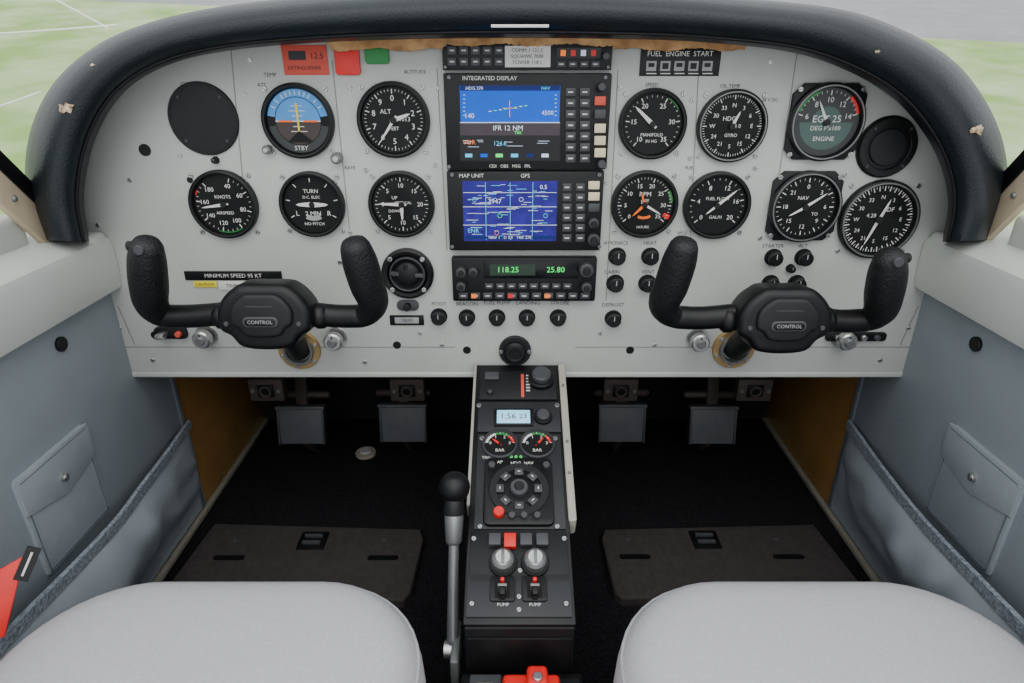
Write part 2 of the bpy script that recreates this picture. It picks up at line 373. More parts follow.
o.add(sphere(R*.5,24,.5),M_BLK2,T@T3(0,0,.003)); o.add(box(R*1.25,R*.16,.008,.001),M_KEY,T@T3(0,0,.006)@RZ(-4)); o.add(box(R*.18,R*.8,.008,.001),M_BLACK,T@T3(0,0,.007)@RZ(8))
for a in range(4): screw(o,px,py,2.4,M_SILV,T@RZ(45+90*a)@T3(R*.86,0,.007))
o.done()
o=O('toggle_switch'); T=PM(408,305); k=pm(408,305)
o.add(prism(rrect(22*k,11*k,5*k),.003,.001),M_KEY,T); o.add(cyl(3.5*k,.012,16),M_BLACK,T@T3(0,0,.002)); o.done()
def knob(px,py,r,h=.014,m=M_BLACK,name='control_knob',cap=None):
    o=O(name); T=PM(px,py); k=pm(px,py)*r
    o.add(cyl(k*1.25,.0015,24),M_SILV if cap else M_BLK2,T)
    o.add(cyl(k*.75,h*.5,24),M_BLK2,T); o.add(lathe([(k*.8,h*.3),(k,h*.45),(k,h*.9),(k*.85,h),(0,h)],24),m,T)
    o.add(box(k*.14,k*.7,.0006),M_LGREY if not cap else M_DTXT,T@T3(0,k*.4,h))
    if cap: o.add(cyl(k*.5,h+.004,20),cap,T)
    return o.done()
for x,y in ((439,316),(467,317),(497,317),(527,317),(558,317),(613,318)): knob(x,y,6.8)
for x,y in ((617,256),(650,256),(615,283),(647,283)): knob(x,y,7.2)
for x,y in ((773,257),(803,257),(796,283),(770,283)): knob(x,y,7)
for x,y in ((207,335),(336,337),(697,338),(842,337)): knob(x,y,9,.022,M_SILV,'panel_lock_knob',M_STEEL)
knob(790,268,3.5,.01); knob(216,160,3,.008)
o=O('ignition_switch'); T=PM(172,332); k=pm(172,332)
o.add(prism(rrect(32*k,12*k,4*k),.006,.001),M_BLACK,T); o.add(box(8*k,5*k,.02,.001),M_SILV,T@T3(-6*k,0,.012)); o.add(cyl(3*k,.012,16),M_REDD,T@T3(9*k,0,0)); o.done()
o=O('circuit_breaker_strip'); T=PM(855,336); k=pm(855,336)
o.add(prism(rrect(60*k,9*k,3*k),.005,.001),M_BLACK,T)
for i in range(4): o.add(cyl(3*k,.010,14),M_KEY if i%2 else M_SILV,T@T3((i-1.5)*13*k,0,0))
o.done()
# ================= AVIONICS STACK
def keys(o,x0,y0,x1,y1,nx,ny,z,m=M_KEY,h=.0022,gap=.25,tm=True):
    dx=(x1-x0)/nx; dy=(y1-y0)/ny
    for i in range(nx):
        for j in range(ny):
            a=x0+dx*(i+gap/2); b=y0+dy*(j+gap/2)
            w,hh,T=prect(o,a,b,a+dx*(1-gap),b+dy*(1-gap),z,h,m,.0006)
            if tm: o.add(box(w*.5,hh*.16,.0002),M_WHITE,T@T3(0,0,h+.0001))
o=O('audio_selector_panel'); prect(o,443,42,611,70,0,.010,M_BLACK,.001)
keys(o,447,45,505,67,5,2,.010); prect(o,505,46,550,67,.010,.001,M_WHITE); 
for i,s in enumerate(('COMM 1 121.5','SQUAWK 7000','TOWER 118.1')): ptext(o,s,527,50.5+i*6,3.6,M_DTXT,.0113)
prect(o,556,48,600,58,.010,.001,M_S_BLK)
for i in range(4): prect(o,560+i*10,50,565+i*10,56,.011,.0004,(M_S_ORG,M_RED,M_S_WHT,M_RED)[i])
keys(o,555,60,600,68,4,1,.010)
o.add(cyl(3.6*pm(604,56),.016,18),M_KEY,PM(604,56,.006)); 
for x in (446,607): 
    for y in (45,67): screw(o,x,y,1.5,M_STEEL,PM(x,y,.010))
o.done(angle=30)
def lines(o,x0,y0,x1,y1,n,m,z,th=0.5):
    for i in range(n):
        ax=random.uniform(x0,x1-8); w=random.uniform(3,12); y=random.uniform(y0,y1)
        prect(o,ax,y,min(ax+w,x1),y+th,z,.0002,m)
o=O('primary_flight_display'); prect(o,446,73,608,168,0,.014,M_BLACK,.002)
prect(o,459,82,561,161,.0140,.0008,M_BLK2,.0003)
Z=.0150
prect(o,461,85,559,121,Z,.0004,M_S_BLUE); prect(o,461,121,559,134,Z,.0004,M_S_BRN); prect(o,461,134,559,159,Z,.0004,M_S_BLK)
prect(o,461,85,559,90,Z+.0005,.0002,M_S_DBL); Z2=Z+.0008
prect(o,461,121,559,121.8,Z2,.0002,M_S_WHT)
ptext(o,'HDG 278',475,87.8,3.2,M_S_WHT,Z2); ptext(o,'NAV',545,87.8,3.2,M_S_CYN,Z2)
ptext(o,'140',470,115,5,M_S_WHT,Z2); ptext(o,'4500',547,112,4.4,M_S_WHT,Z2)
ptext(o,'IFR 12 NM',508,127,5.0,M_S_WHT,Z2); ptext(o,'TRK',518,131.5,3,M_S_GRN,Z2)
for i in range(8): prect(o,497+i*5-8,110-i*0.8,500+i*5-8,110.8-i*.8,Z2,.0002,M_S_GRN if i%2 else M_S_WHT)
prect(o,509.3,100,510,116,Z2,.0002,M_YEL); prect(o,503,107,517,107.7,Z2,.0002,M_YEL)
for i in range(6): prect(o,464,94+i*4,466,94.6+i*4,Z2,.0002,M_S_WHT); prect(o,554,94+i*4,556,94.6+i*4,Z2,.0002,M_S_WHT)
for i in range(6):
    prect(o,466+i*15,152,473+i*15,155.5,Z2,.0002,(M_S_CYN,M_S_BLUE,M_S_GRN,M_S_CYN,M_S_DBL,M_S_WHT)[i])
lines(o,464,138,555,147,12,M_S_WHT,Z2,.4)
ptext(o,'VOR',470,141,4.4,M_S_ORG,Z2); ptext(o,'124.6',500,142,4.4,M_S_CYN,Z2)
ptext(o,'INTEGRATED DISPLAY',490,78,4,M_WHITE,.0147); ptext(o,'CDI   OBS   MSG   FPL',510,164.5,3.2,M_WHITE,.0147)
keys(o,563,86,576,162,1,7,.014); keys(o,577,86,590,162,1,7,.014)
for i,(y,m) in enumerate(((100,M_REDD),(113,M_KEY),(127,M_KEYL),(139,M_KEYL),(151,M_KEYL))):
    prect(o,593,y-4.5,604,y+4.5,.014,.003,m,.0008)
for x,y in ((600,86),(600,162)): o.add(cyl(4*pm(x,y),.022,20),M_KEY,PM(x,y,0))
for x in (450,604): 
    for y in (77,165): screw(o,x,y,1.8,M_STEEL,PM(x,y,.014))
o.done(angle=30)
o=O('navigation_map_display'); prect(o,449,169.5,601,248,0,.014,M_BLACK,.002)
prect(o,462,177,558,240,.0140,.0008,M_BLK2,.0003)
prect(o,464,179,556,238,Z,.0004,M_S_PUR)
for x in (486,510,532): prect(o,x,180,x+.5,237,Z2,.0002,M_S_CYN)
for y in (190,204,222): prect(o,464,y,556,y+.5,Z2,.0002,M_S_WHT)
lines(o,466,182,553,236,55,M_S_WHT,Z2,.4); lines(o,466,182,553,236,25,M_S_CYN,Z2,.5)
for x,y,m in ((475,197,M_S_CYN),(500,213,M_S_GRN),(521,197,M_S_WHT),(545,213,M_S_CYN),(497,230,M_S_ORG)):
    o.add(ring(.0024,.0029,.0002,24,0),m,PM(x,y,Z2))
ptext(o,'3947',495,199,5,M_S_WHT,Z2); ptext(o,'0.5',543,185,4.4,M_S_WHT,Z2); ptext(o,'ENR',474,228,4.4,M_S_CYN,Z2)
prect(o,466,233,554,236,Z2,.0002,M_S_DBL); ptext(o,'NAV 1   D 3.5   TRK 278',510,234.5,3,M_S_WHT,Z2+.0003)
ptext(o,'MAP UNIT',472,174,4,M_WHITE,.0147); ptext(o,'GPS',525,174,4,M_WHITE,.0147)
keys(o,560,180,572,240,1,6,.014); keys(o,573,180,585,240,1,6,.014)
for y in (183,194,205): prect(o,587,y-4,598,y+4,.014,.003,M_KEYL if y<200 else M_KEY,.0008)
for x,y,r in ((592,220,5),(592,236,6)): o.add(cyl(r*pm(x,y),.024,20),M_KEY,PM(x,y,0)); o.add(cyl(r*.6*pm(x,y),.03,20),M_BLK2,PM(x,y,0))
for x in (453,598): 
    for y in (173,244): screw(o,x,y,1.8,M_STEEL,PM(x,y,.014))
o.done(angle=30)
o=O('radio_transceiver'); prect(o,453,255,595,298,0,.014,M_BLACK,.002)
prect(o,484,258,577,275,.014,.001,M_S_BLK,.0003); prect(o,490,261,535,272,.0151,.0003,M_LCDG)
ptext(o,'118.25',508,266.5,6,M_S_GRN,.0157); ptext(o,'25.80',555,266.5,6,M_S_GRN,.0157)
keys(o,484,279,572,286,8,1,.014); keys(o,458,288,590,296,11,1,.014,M_KEY)
for i in (1,4,7): prect(o,460+i*12,290,465+i*12,294,.0163,.0004,M_RED if i==4 else M_S_ORG)
for x,y,r in ((462,268,5),(474,268,4.5),(585,266,7),(585,283,5),(462,282,4.5)): o.add(cyl(r*pm(x,y),.024,20),M_KEY,PM(x,y,0)); o.add(cyl(r*.55*pm(x,y),.028,20),M_BLK2,PM(x,y,0))
o.done(angle=30)
# ================= GLARESHIELD
st_=[((90,242),(42,240)),((84,205),(28,202)),((87,170),(25,165)),((97,135),(32,125)),((117,100),(50,88)),((147,75),(80,57)),((190,58),(125,31)),((250,48),(195,11)),((330,42),(290,-2)),((420,39),(400,-10)),((517,38),(517,-14)),((620,39),(640,-10)),((700,42),(740,-2)),((790,52),(840,9)),((850,72),(905,31)),((895,100),(955,62)),((925,135),(988,105)),((942,170),(1005,150)),((948,205),(1006,192)),((942,242),(990,240))]
SP=[[a,b,c,d] for (a,b),(c,d) in st_]
sec=[(0,.847),(.0,.825),(.03,.806),(.10,.788),(.22,.774),(.38,.766),(.54,.764),(.70,.768),(.84,.780),(.94,.798),(1.0,.825)]
rows=[]
NS=160
def secat(k):
    a,b,c,d=cat(SP,k/NS); return [at_Y(a+(c-a)*t,b+(d-b)*t,Y) for t,Y in sec]
for k in range(NS+1):
    r=secat(k)
    L=r[-1]
    r.append(Vector((L.x*.995,.90,L.z-.004))); r.append(Vector((L.x*.97,1.05,L.z-.015))); r.append(Vector((L.x*.93,1.268,L.z-.04)))  # unseen deck run forward to the firewall, added to block light into the footwell
    rows.append(r)
o=O('glareshield'); vf=loft(rows); n=len(rows[0])
vf[1].append(tuple(range(n))); vf[1].append(tuple(NS*n+k for k in range(n-1,-1,-1)))
o.add(vf,M_LEATH)
P=[at_Y(*(lambda q:(q[0]+(q[2]-q[0])*.12,q[1]+(q[3]-q[1])*.12))(cat(SP,k/60)),.784) for k in range(61)]
o.add(tube(P,.0022,8,120),M_BLACK)
for tgt,tc_ in (((44,97),.62),((999,119),.72),((90,62),.75),((880,40),.5)):
    best=min(range(NS+1),key=lambda k:(lambda q:(q[0]+(q[2]-q[0])*tc_-tgt[0])**2+(q[1]+(q[3]-q[1])*tc_-tgt[1])**2)(cat(SP,k/NS)))
    sizes=.9 if tgt[1] in (97,119) else .3
    pts=[]
    for j in range(16):
        an=j/16*2*math.pi; rr_=random.uniform(.45,1.25)*sizes
        tt=tc_+.13*rr_*math.cos(an); kk=best/NS+.008*rr_*math.sin(an)
        e=cat(SP,kk)
        for i in range(len(sec)-1):
            if sec[i][0]<=tt<=sec[i+1][0] and sec[i+1][0]>sec[i][0]:
                Yv=sec[i][1]+(sec[i+1][1]-sec[i][1])*(tt-sec[i][0])/(sec[i+1][0]-sec[i][0]); break
        pts.append(at_Y(e[0]+(e[2]-e[0])*tt,e[1]+(e[3]-e[1])*tt,Yv-.0012))
    cen=sum(pts,Vector())/16+Vector((0,-.0012,0))
    o.add(([tuple(x) for x in pts]+[tuple(cen)],[(i,(i+1)%16,16) for i in range(16)]),M_WORN)
tr=[];
for k in range(161):
    x=326+424*k/160
    edge=49.5 if (x<443 or x>613) else 45.0
    y=edge+1.4*math.sin(k*.26)+random.uniform(-.9,.9)-(6 if k<2 or k>158 else 0)
    tr.append([at_Y(x,34,.837),at_Y(x,y,.8375),at_Y(x,y+.3,.842)])
o.add(loft(tr),M_TAN)
o.add(box(.062,.0015,.003,.0005),M_WHITE,Matrix.Translation(at_Y(520,26,.7635)))
o.done(angle=50,recalc=True)
# ================= WALLS / FLOOR / FIREWALL
WX=.572
for s,nm in ((-1,'wall_left'),(1,'wall_right')):
    o=O(nm)
    o.add(box(.02,1.45,.46,.002),M_WALL,T3(s*(WX+.01),.225,.23))
    o.add(box(.02,.345,.56,.002),M_WOOD,T3(s*(WX+.012),1.10,.28))
    o.add(box(.004,.012,.46,.002),M_STITCH,T3(s*(WX-.001),.944,.23))
    p=at_X(60 if s<0 else 977,344,s*WX); 
    o.add(cyl(.0095,.004,24),M_BLACK,Matrix.Translation((s*(WX),p.y,p.z))@RY(-90*s))
    y0,y1,z0,z1=.592,.722,.183,.322
    o.add(prism(rrect(y1-y0,z1-z0,.006),.004,.002),M_POCK,Matrix.Translation((s*WX,(y0+y1)/2,(z0+z1)/2))@Matrix(((0,0,-s,0),(1,0,0,0),(0,1,0,0),(0,0,0,1))))
    TT=Matrix.Translation((s*(WX-.004),(y0+y1)/2,(z0+z1)/2))@Matrix(((0,0,-s,0),(1,0,0,0),(0,1,0,0),(0,0,0,1)))
    w=y1-y0;h=z1-z0
    o.add(prism([(-w/2,h/2),(w/2,h/2),(w/2,h*.16),(0,h*.05),(-w/2,h*.16)],.003,.001),M_POCK,TT)
    for e in ((-w/2+.006,0,.0016,h*.95),(w/2-.006,0,.0016,h*.95)): o.add(box(e[2],e[3],.0008),M_STITCH,TT@T3(e[0],e[1],.0003))
    o.add(box(w*.94,.0016,.0008),M_STITCH,TT@T3(0,-h/2+.006,.0003)); o.add(box(w*.98,.002,.001),M_STITCH,TT@T3(0,h*.15,.0006)); o.add(box(w*.94,.0014,.0008),M_STITCH,TT@T3(0,h/2-.005,.0028))
    o.add(cyl(.005,.005,20),M_SILV,TT@T3(0,h*.22,.003)); o.add(cyl(.0025,.006,16),M_STEEL,TT@T3(0,h*.22,.003))
    o.done(recalc=True)
    o=O('map_pocket')
    if s<0: hp=[(188,424,.004),(165,457,.016),(140,490,.026),(118,520,.032),(90,551,.036),(58,584,.038),(20,622,.04)]
    else: hp=[(850,424,.004),(873,457,.016),(896,488,.026),(920,518,.032),(948,549,.036),(980,582,.038),(1015,618,.04)]
    H=[]
    for x,y,b in hp:
        q=at_X(x,y,s*(WX-b)); H.append([q.x,q.y,q.z])
    e=H[-1]; H.append([s*(WX-.03),e[1]-.12,e[2]]); H.append([s*(WX-.002),e[1]-.22,e[2]])
    rows=[];band=[];inner=[]
    for k in range(81):
        q=cat(H,k/80); r=[]
        off=abs(s*WX-q[0])
        for j in range(17):
            v=j/16; bul=off*(1-v)**.5*1.0+ (0.05*math.sin(math.pi*min(1,v*1.05)))*math.sin(math.pi*min(1,max(0,k/80)))**.6
            wr=.012*noise.noise(Vector((k*.13+v*2,j*.22,s*3)))*(1 if 2<k<78 else 0)*math.sin(math.pi*v)
            r.append((s*(WX-max(.002,bul*(1-.75*v)+wr)),q[1]+.0*v,q[2]*(1-v)+.012*v))
        rows.append(r)
        band.append([(q[0]-s*.001,q[1],q[2]+.009),(q[0]-s*.006,q[1],q[2]+.008),(q[0]-s*.006,q[1],q[2]-.007),(q[0]-s*.001,q[1],q[2]-.009)])
    o.add(loft(rows),M_POCK); o.add(loft(band,True),M_HEM)
    o.done(angle=60,recalc=True)
    o=O('side_ledge'); 
    prof=[(.555,.466),(.552,.480),(.551,.525),(.555,.536),(.565,.541),(.64,.552),(.66,.552),(.66,.46),(.575,.455)]
    rows=[[ (s*x,Y,z) for x,z in prof] for Y in (-.5,.82,.849)]
    vf=loft(rows,True); nn=len(prof); vf[1].append(tuple(range(nn))); vf[1].append(tuple(2*nn+k for k in range(nn)))
    o.add(vf,M_CREAM)
    o.add(box(.075,.036,.075,.008,3),M_CREAM,T3(s*.592,.831,.508))
    o.add(box(.030,1.28,.045,.008,3),M_CREAM,T3(s*.622,.14,.562))
    o.done(recalc=True)
    o=O('window_frame')
    q0=at_X(64 if s<0 else 966,245,s*.60); q1=at_X(0 if s<0 else 1024,186,s*.60)
    d=(q1-q0).normalized(); q2=q0+d*.40
    nrm=Vector((s,0,0)).cross(d).normalized()
    if nrm.z<0: nrm=-nrm
    def strip(off,wd,th,m,xo=0):
        c=(q0+q2)/2+nrm*off+Vector((s*xo,0,0)); L=(q2-q0).length
        Mx=Matrix((( d.x,nrm.x,s,c.x),(d.y,nrm.y,0,c.y),(d.z,nrm.z,0,c.z),(0,0,0,1)))
        o.add(box(L,wd,th,.0015),m,Mx)
    strip(-.004,.034,.010,M_BEIGE); strip(.022,.020,.014,M_BLACK)
    for t in (.04,.10,.18,.28): o.add(sphere(.004,12),M_STEEL,Matrix.Translation(q0+d*t+nrm*-.004+Vector((-s*.005,0,0))))
    o.done(recalc=True)
    o=O('trim_1' if s<0 else 'trim_2')
    o.add(box(.010,1.74,.010,.002),M_FTRIM,T3(s*(WX-.006),.39,.005)); o.done()
o=O('wall_front'); 
o.add(prism([(-.59,0),(.59,0),(.59,.55),(.50,.70),(.3,.77),(-.3,.77),(-.50,.70),(-.59,.55)],.01),M_DARK,Matrix.Translation((0,1.28,0))@PR)
o.done()
o=O('floor'); o.add(box(1.144,1.78,.03),M_CARPET,T3(0,.38,-.015)); o.done()
# ================= PEDALS
def pedal(name,x,y,w,h,Y):
    o=O(name); p=at_Y(x,y,Y); k=mpp(p)
    T=Matrix.Translation(p)@PR@RX(-12)
    ww,hh=w*k,h*k
    o.add(prism([(-ww/2,hh/2),(ww/2,hh/2),(ww*.45,-hh/2),(-ww*.45,-hh/2)],.012,.002),M_PEDAL,T)
    o.add(box(ww*1.04,.006,.022,.001),M_PEDAL,T@T3(0,hh/2,.006)); o.add(box(.004,hh,.018,.001),M_KEY,T@T3(-ww*.48,0,.006)); o.add(box(.004,hh,.018,.001),M_KEY,T@T3(ww*.48,0,.006))
    o.add(box(.022,.30,.012,.002),M_BRKT,T@T3(0,hh/2+.12,-.006))
    o.add(tube([(-.05,0,0),(.05,0,0)],.008,10),M_BRKT,T@T3(0,hh/2+.02,-.01))
    o.add(tube([T@Vector((0,-hh/2,-.004)),Vector((p.x,Y+.06,.0))],.007,10),M_BRKT)
    return o.done()
for x,y in ((303,424),(404,422),(621,422),(711,424)): pedal('rudder_pedal',x,y,46,38,1.08)
for x,y in ((268,388),(408,388),(620,388),(753,388)):
    o=O('pedal_bracket'); p=at_Y(x,y,.98); k=mpp(p); T=Matrix.Translation(p)@PR
    o.add(box(34*k,24*k,.02,.002),M_BRKT,T); o.add(box(16*k,13*k,.004,.001),M_BLACK,T@T3(0,0,.011)); o.add(ring(4*k,6*k,.004,20),M_BRKT,T@T3(0,0,.012))
    for sx in (-1,1): o.add(cyl(2.2*k,.003,10),M_STEEL,T@T3(sx*13*k,0,.01))
    o.add(box(.02,.22,.01,.001),M_BRKT,T@T3(0,.12,-.008)); o.done()
o=O('floor_grommet'); p=at_Z(366,454,0); o.add(cyl(.021,.006,28),M_FTRIM,Matrix.Translation(p)); o.add(cyl(.012,.010,24),M_LGREY,Matrix.Translation(p)); o.done()
o=O('placard_strip'); o.add(box(.05,.010,.002),M_LGREY,Matrix.Translation(at_Z(402,436,0)+Vector((0,0,.001)))); o.done()
# ================= HEEL MATS
for pts,hk in (([(216,530),(421,536),(424,546),(411,600),(404,608),(200,608),(172,590)],(313,541)),([(604,536),(812,531),(858,590),(830,606),(622,606),(614,600),(601,546)],(705,540))):
    o=O('heel_mat'); P=[at_Z(x,y,.0) for x,y in pts]; 
    o.add(prism([(q.x,q.y) for q in P],.016,.004,3),M_MAT,T3(0,0,.0))
    c=at_Z(hk[0],hk[1],.016); T=Matrix.Translation(c)
    o.add(box(.046,.042,.005,.001),M_BLACK,T); o.add(box(.03,.006,.008,.001),M_KEY,T@T3(0,.008,.003)); o.add(box(.03,.006,.008,.001),M_KEY,T@T3(0,-.008,.003))
    for dx in (-.125,.125):
        o.add(prism(rrect(.05,.010,.004),.001,0),M_BLACK,T@T3(dx,-.04,.0003))
    for dx in (-.13,.12): o.add(cyl(.004,.002,12),M_KEY,T@T3(dx,.0,0))
    o.done()
# ================= SEATS
def rr2(w,h,r,n):
    return rrect(w,h,max(r,.004),n)
for s in (-1,1):
    o=O('pilot_seat')
    X0,X1=.092,.510; Y0,Y1=-.02,.548; cx=s*(X0+X1)/2; cy=(Y0+Y1)/2; w=X1-X0; l=Y1-Y0; top=.250; bot=.10
    rows=[]
    prof=[(.03,bot),(.012,bot+.01),(.002,bot+.03),(0,bot+.07),(.002,top-.045),(.007,top-.028),(.015,top-.015),(.027,top-.006),(.045,top-.001)]
    prof+=[(i,top+.007*(1-((.2-i)/.155)**2)) for i in (.07,.09,.11,.13,.15,.17,.19)]
    for i,z in prof:
        rows.append([(x+cx,y+cy,z) for x,y in rr2(w-2*i,l-2*i,max(.12-i*.8,.01),10)])
    vf=loft(rows,True); nn=len(rows[0]); vf[1].append(tuple((len(rows)-1)*nn+k for k in range(nn))); vf[1].append(tuple(range(nn-1,-1,-1)))
    o.add(vf,M_SEAT)
    q=[(x+cx,y+cy,top-.030) for x,y in rr2(w-.012,l-.012,.114,10)]; q=q[27:]+q[:27]; q.append(q[0])
    o.add(tube(q,.0018,8,-1),M_PIPE)
    o.add(box(w*.85,l*.85,.02,.004),M_BLACK,T3(cx,cy,.095))
    for dx in (-.14,.14):
        o.add(box(.03,l*.9,.02,.003),M_STEEL,T3(cx+dx,cy,.010))
        for dy in (-.18,.18): o.add(box(.02,.03,.075,.003),M_BLACK,T3(cx+dx,cy+dy,.055))
    o.done(angle=50,recalc=True)
# ================= PEDESTAL
A=Vector((0,.846,.346)); B=Vector((0,.4995,.2075)); al=math.atan2(A.z-B.z,A.y-B.y)
pn=Vector((0,-math.sin(al),math.cos(al)))
def pp_(px,py,off=0):
    d=ray(px,py); t=((A+pn*off)-CAM).dot(pn)/d.dot(pn); return CAM+d*t
PRm=Matrix(((1,0,0,0),(0,math.cos(al),-math.sin(al),0),(0,math.sin(al),math.cos(al),0),(0,0,0,1)))
def QM(px,py,z=0): return Matrix.Translation(pp_(px,py)+pn*z)@PRm
def qk(px,py): return mpp(pp_(px,py))
def qrect(o,x0,y0,x1,y1,z,h,m,bev=0.0005,rr=0):
    a=pp_((x0+x1)/2,y0); b=pp_((x0+x1)/2,y1); L=(a-b).length; w=(x1-x0)*qk((x0+x1)/2,(y0+y1)/2)
    c=(a+b)/2; c.x=pp_((x0+x1)/2,(y0+y1)/2).x
    T=Matrix.Translation(c+pn*z)@PRm
    if rr: o.add(prism(rrect(w,L,rr),h,bev),m,T)
    else: o.add(box(w,L,h,bev),m,T@T3(0,0,h/2))
    return w,L,T
def qtext(o,s,px,py,hpx,m,z): o.add(text(s,hpx*1.35*qk(px,py)),m,QM(px,py,z))
hw=.0585
M_CTOP=mat('console_face',(38,40,43),0.5,bump=0.1,bscale=600,spec=.4)
o=O('center_console')
prof=[(.846,.340),(.4995,.2015),(.4995,0),(.846,0)]
body=[( y,z) for y,z in prof]
o.add(prism(body,2*hw,.002),M_BLK2,Matrix(((0,0,1,-hw),(1,0,0,0),(0,1,0,0),(0,0,0,1))))
L=(A-B).length; mid=(A+B)/2
o.add(box(2*hw+.004,L,.006,.002),M_BLACK,Matrix.Translation(mid-pn*.003)@PRm)
o.add(box(.004,L*.62,.03,.0015),M_FLANGE,Matrix.Translation(mid-pn*.013)@PRm@T3(-hw-.003,L*.19,0))
o.add(prism(rrect(.010,L*.68,.004),.03,.002),M_FLANGE,Matrix.Translation(mid-pn*.027)@PRm@T3(hw+.006,L*.16,0))
for yy in (.14,-.02,-.10):
    o.add(cyl(.002,.002,12),M_STEEL,Matrix.Translation(mid+pn*.003)@PRm@T3(hw+.006,L*.16+yy*.6,0))
qrect(o,480,373,556,401,0,.004,M_BLK2); qrect(o,478,403,560,433,0,.003,M_CTOP); qrect(o,476,435,563,530,0,.0025,M_CTOP); qrect(o,470,532,568,583,0,.003,M_BLK2,.001); qrect(o,467,575,571,618,0,.003,M_CTOP)
qrect(o,485,375,499,382,.004,.003,M_KEY); qrect(o,521,376,524,399,.004,.0005,M_REDD)
for i in range(6): qrect(o,526,377+i*3,530,378+i*3,.004,.0005,M_WHITE,0)
for x,y,r,h in ((541,382,13,.018),(543,419,9,.010),(490,395,3,.006)):
    o.add(cyl(r*qk(x,y),h*.5,28),M_BLACK,QM(x,y,.003)); o.add(cyl(r*.72*qk(x,y),h,28),M_KEY,QM(x,y,.003))
qrect(o,494,411,533,428,.003,.003,M_BLACK); qrect(o,497,413,530,426,.006,.0008,M_LCD); qtext(o,'1:56',508,419.5,7,M_DTXT,.0072); qtext(o,'23',523,419.5,6,M_DTXT,.0072)
for x,a in ((500,-50),(537,40)):
    k=qk(x,446)*17.5; T=QM(x,446,.0)
    o.add(lathe([(k,0),(k,.007),(k*.92,.009),(k*.86,.003)],32),M_KEY,T)
    dial(o,T,k,labels=['0','1','2','3'],a0=-80,a1=80,major=6,minor=2,ls=.26,arcs=[(.70,.84,-80,-20,M_WHITE),(.70,.84,-20,40,M_GRN),(.70,.84,40,80,M_RED)],hands=[(a,.6,.1,M_RED)],texts=[('BAR',0,-.4,.3)],tr=.86,)
qtext(o,'8.8.8',516,459,5,M_S_GRN,.0032); qtext(o,'ON',538,459,4,M_S_GRN,.0032); qtext(o,'TRIM',487,459,3.4,M_WHITE,.0032)
w,l,T=qrect(o,484,461,553,528,.0025,.006,M_BLACK,.002,.008)
k=qk(519,493)
TK=QM(519,493,.0085)
o.add(ring(22*k,30*k,.002,48),M_BLK2,TK)
for a in range(8):
    o.add(box(9*k,8*k,.004,.001),M_KEY,TK@RZ(45*a)@T3(0,19*k,.002)); o.add(box(3*k,1*k,.0003),M_WHITE,TK@RZ(45*a)@T3(0,19*k,.0042))
o.add(cyl(9*k,.008,24),M_KEY,TK); o.add(cyl(5*k,.010,24),M_BLK2,TK)
for x,y,m,r in ((499,517,M_RED,5.5),(512,520,M_KEY,3.5),(524,520,M_KEY,3.5),(537,520,M_KEY,3.5),(492,470,M_KEY,3.5),(546,470,M_KEY,3.5)):
    o.add(cyl(r*qk(x,y),.006 if r<5 else .008,20),m,QM(x,y,.008))
qtext(o,'AP',500,466,3.5,M_WHITE,.009); qtext(o,'HDG  NAV',522,467,3.5,M_WHITE,.009)
for x,m in ((495,M_KEY),(510,M_RED),(526,M_KEY),(542,M_KEY)): qrect(o,x-6,537,x+6,551 if m is M_RED else 549,.003,.008,m,.001)
for x in (503,535):
    k=qk(x,563); T=QM(x,565,.003)
    o.add(cyl(14*k,.004,32),M_BLACK,T); o.add(cyl(11*k,.016,32),M_STEEL,T); o.add(cyl(8.5*k,.019,32),M_SILV,T); o.add(box(3*k,14*k,.003,.001),M_STEEL,T@T3(0,0,.020))
    w,l,T=qrect(o,x-13,578,x+12,603,.003,.003,M_BLACK,.001,.003)
    qrect(o,x-8,581,x+7,600,.006,.0004,M_DARK)
    o.add(box(4*k,4*k,.022,.0015),M_RED,T@T3(0,3*k,.009)); o.add(box(9*k,3*k,.018,.001),M_STEEL,T@T3(0,-2*k,.009)); o.add(box(6*k,9*k,.020,.002),M_BLACK,T@T3(0,-7*k,.008))
    qtext(o,'PUMP',x,572+34,3.5,M_WHITE,.0035)
for x,y in ((479,407),(557,407),(480,528),(557,528),(474,540),(564,540),(472,605),(566,605),(519,598),(519,611),(520,572),(482,440),(555,440)):
    k=qk(x,y)*2.4; o.add(cyl(k,.0018,12),M_SILV,QM(x,y,.0028)); o.add(box(k*1.4,k*.3,.0003),M_DTXT,QM(x,y,.0047)@RZ(x*7))
o.add(box(2*hw-.004,.004,.14,.001),M_BLACK,T3(0,.4985,.12))
console=o.done(angle=32)
o=O('parking_brake_knob'); T=PM(515,350); k=pm(515,350)
o.add(cyl(16*k,.006,32),M_BLK2,T); o.add(cyl(11*k,.014,32),M_BLACK,T); o.add(ring(6*k,9*k,.016,32),M_BLK2,T)
for sx in (-1,1): o.add(cyl(2.2*k,.003,12),M_STEEL,T@T3(sx*14*k,0,.005))
o.done()
o=O('fuel_selector_console')
o.add(box(.135,.26,.142,.006),M_BLACK,T3(.003,.366,.071))
o.add(box(.125,.2,.004,.001),M_BLK2,T3(.003,.385,.143))
o.add(box(.034,.034,.012,.002),M_KEY,T3(-.036,.463,.152)); o.add(box(.018,.012,.014,.002),M_SILV,T3(-.036,.463,.154))
o.add(cyl(.024,.008,32),M_STEEL,T3(.016,.443,.144))
o.add(box(.060,.048,.022,.005,3),M_RED,T3(.012,.447,.160)); o.add(box(.022,.028,.018,.005,3),M_RED,T3(.018,.458,.174))
o.add(cyl(.005,.004,16),M_SILV,T3(.018,.455,.183))
o.add(box(.02,.02,.008,.002),M_REDD,T3(.056,.46,.149))
o.done()
o=O('flap_lever')
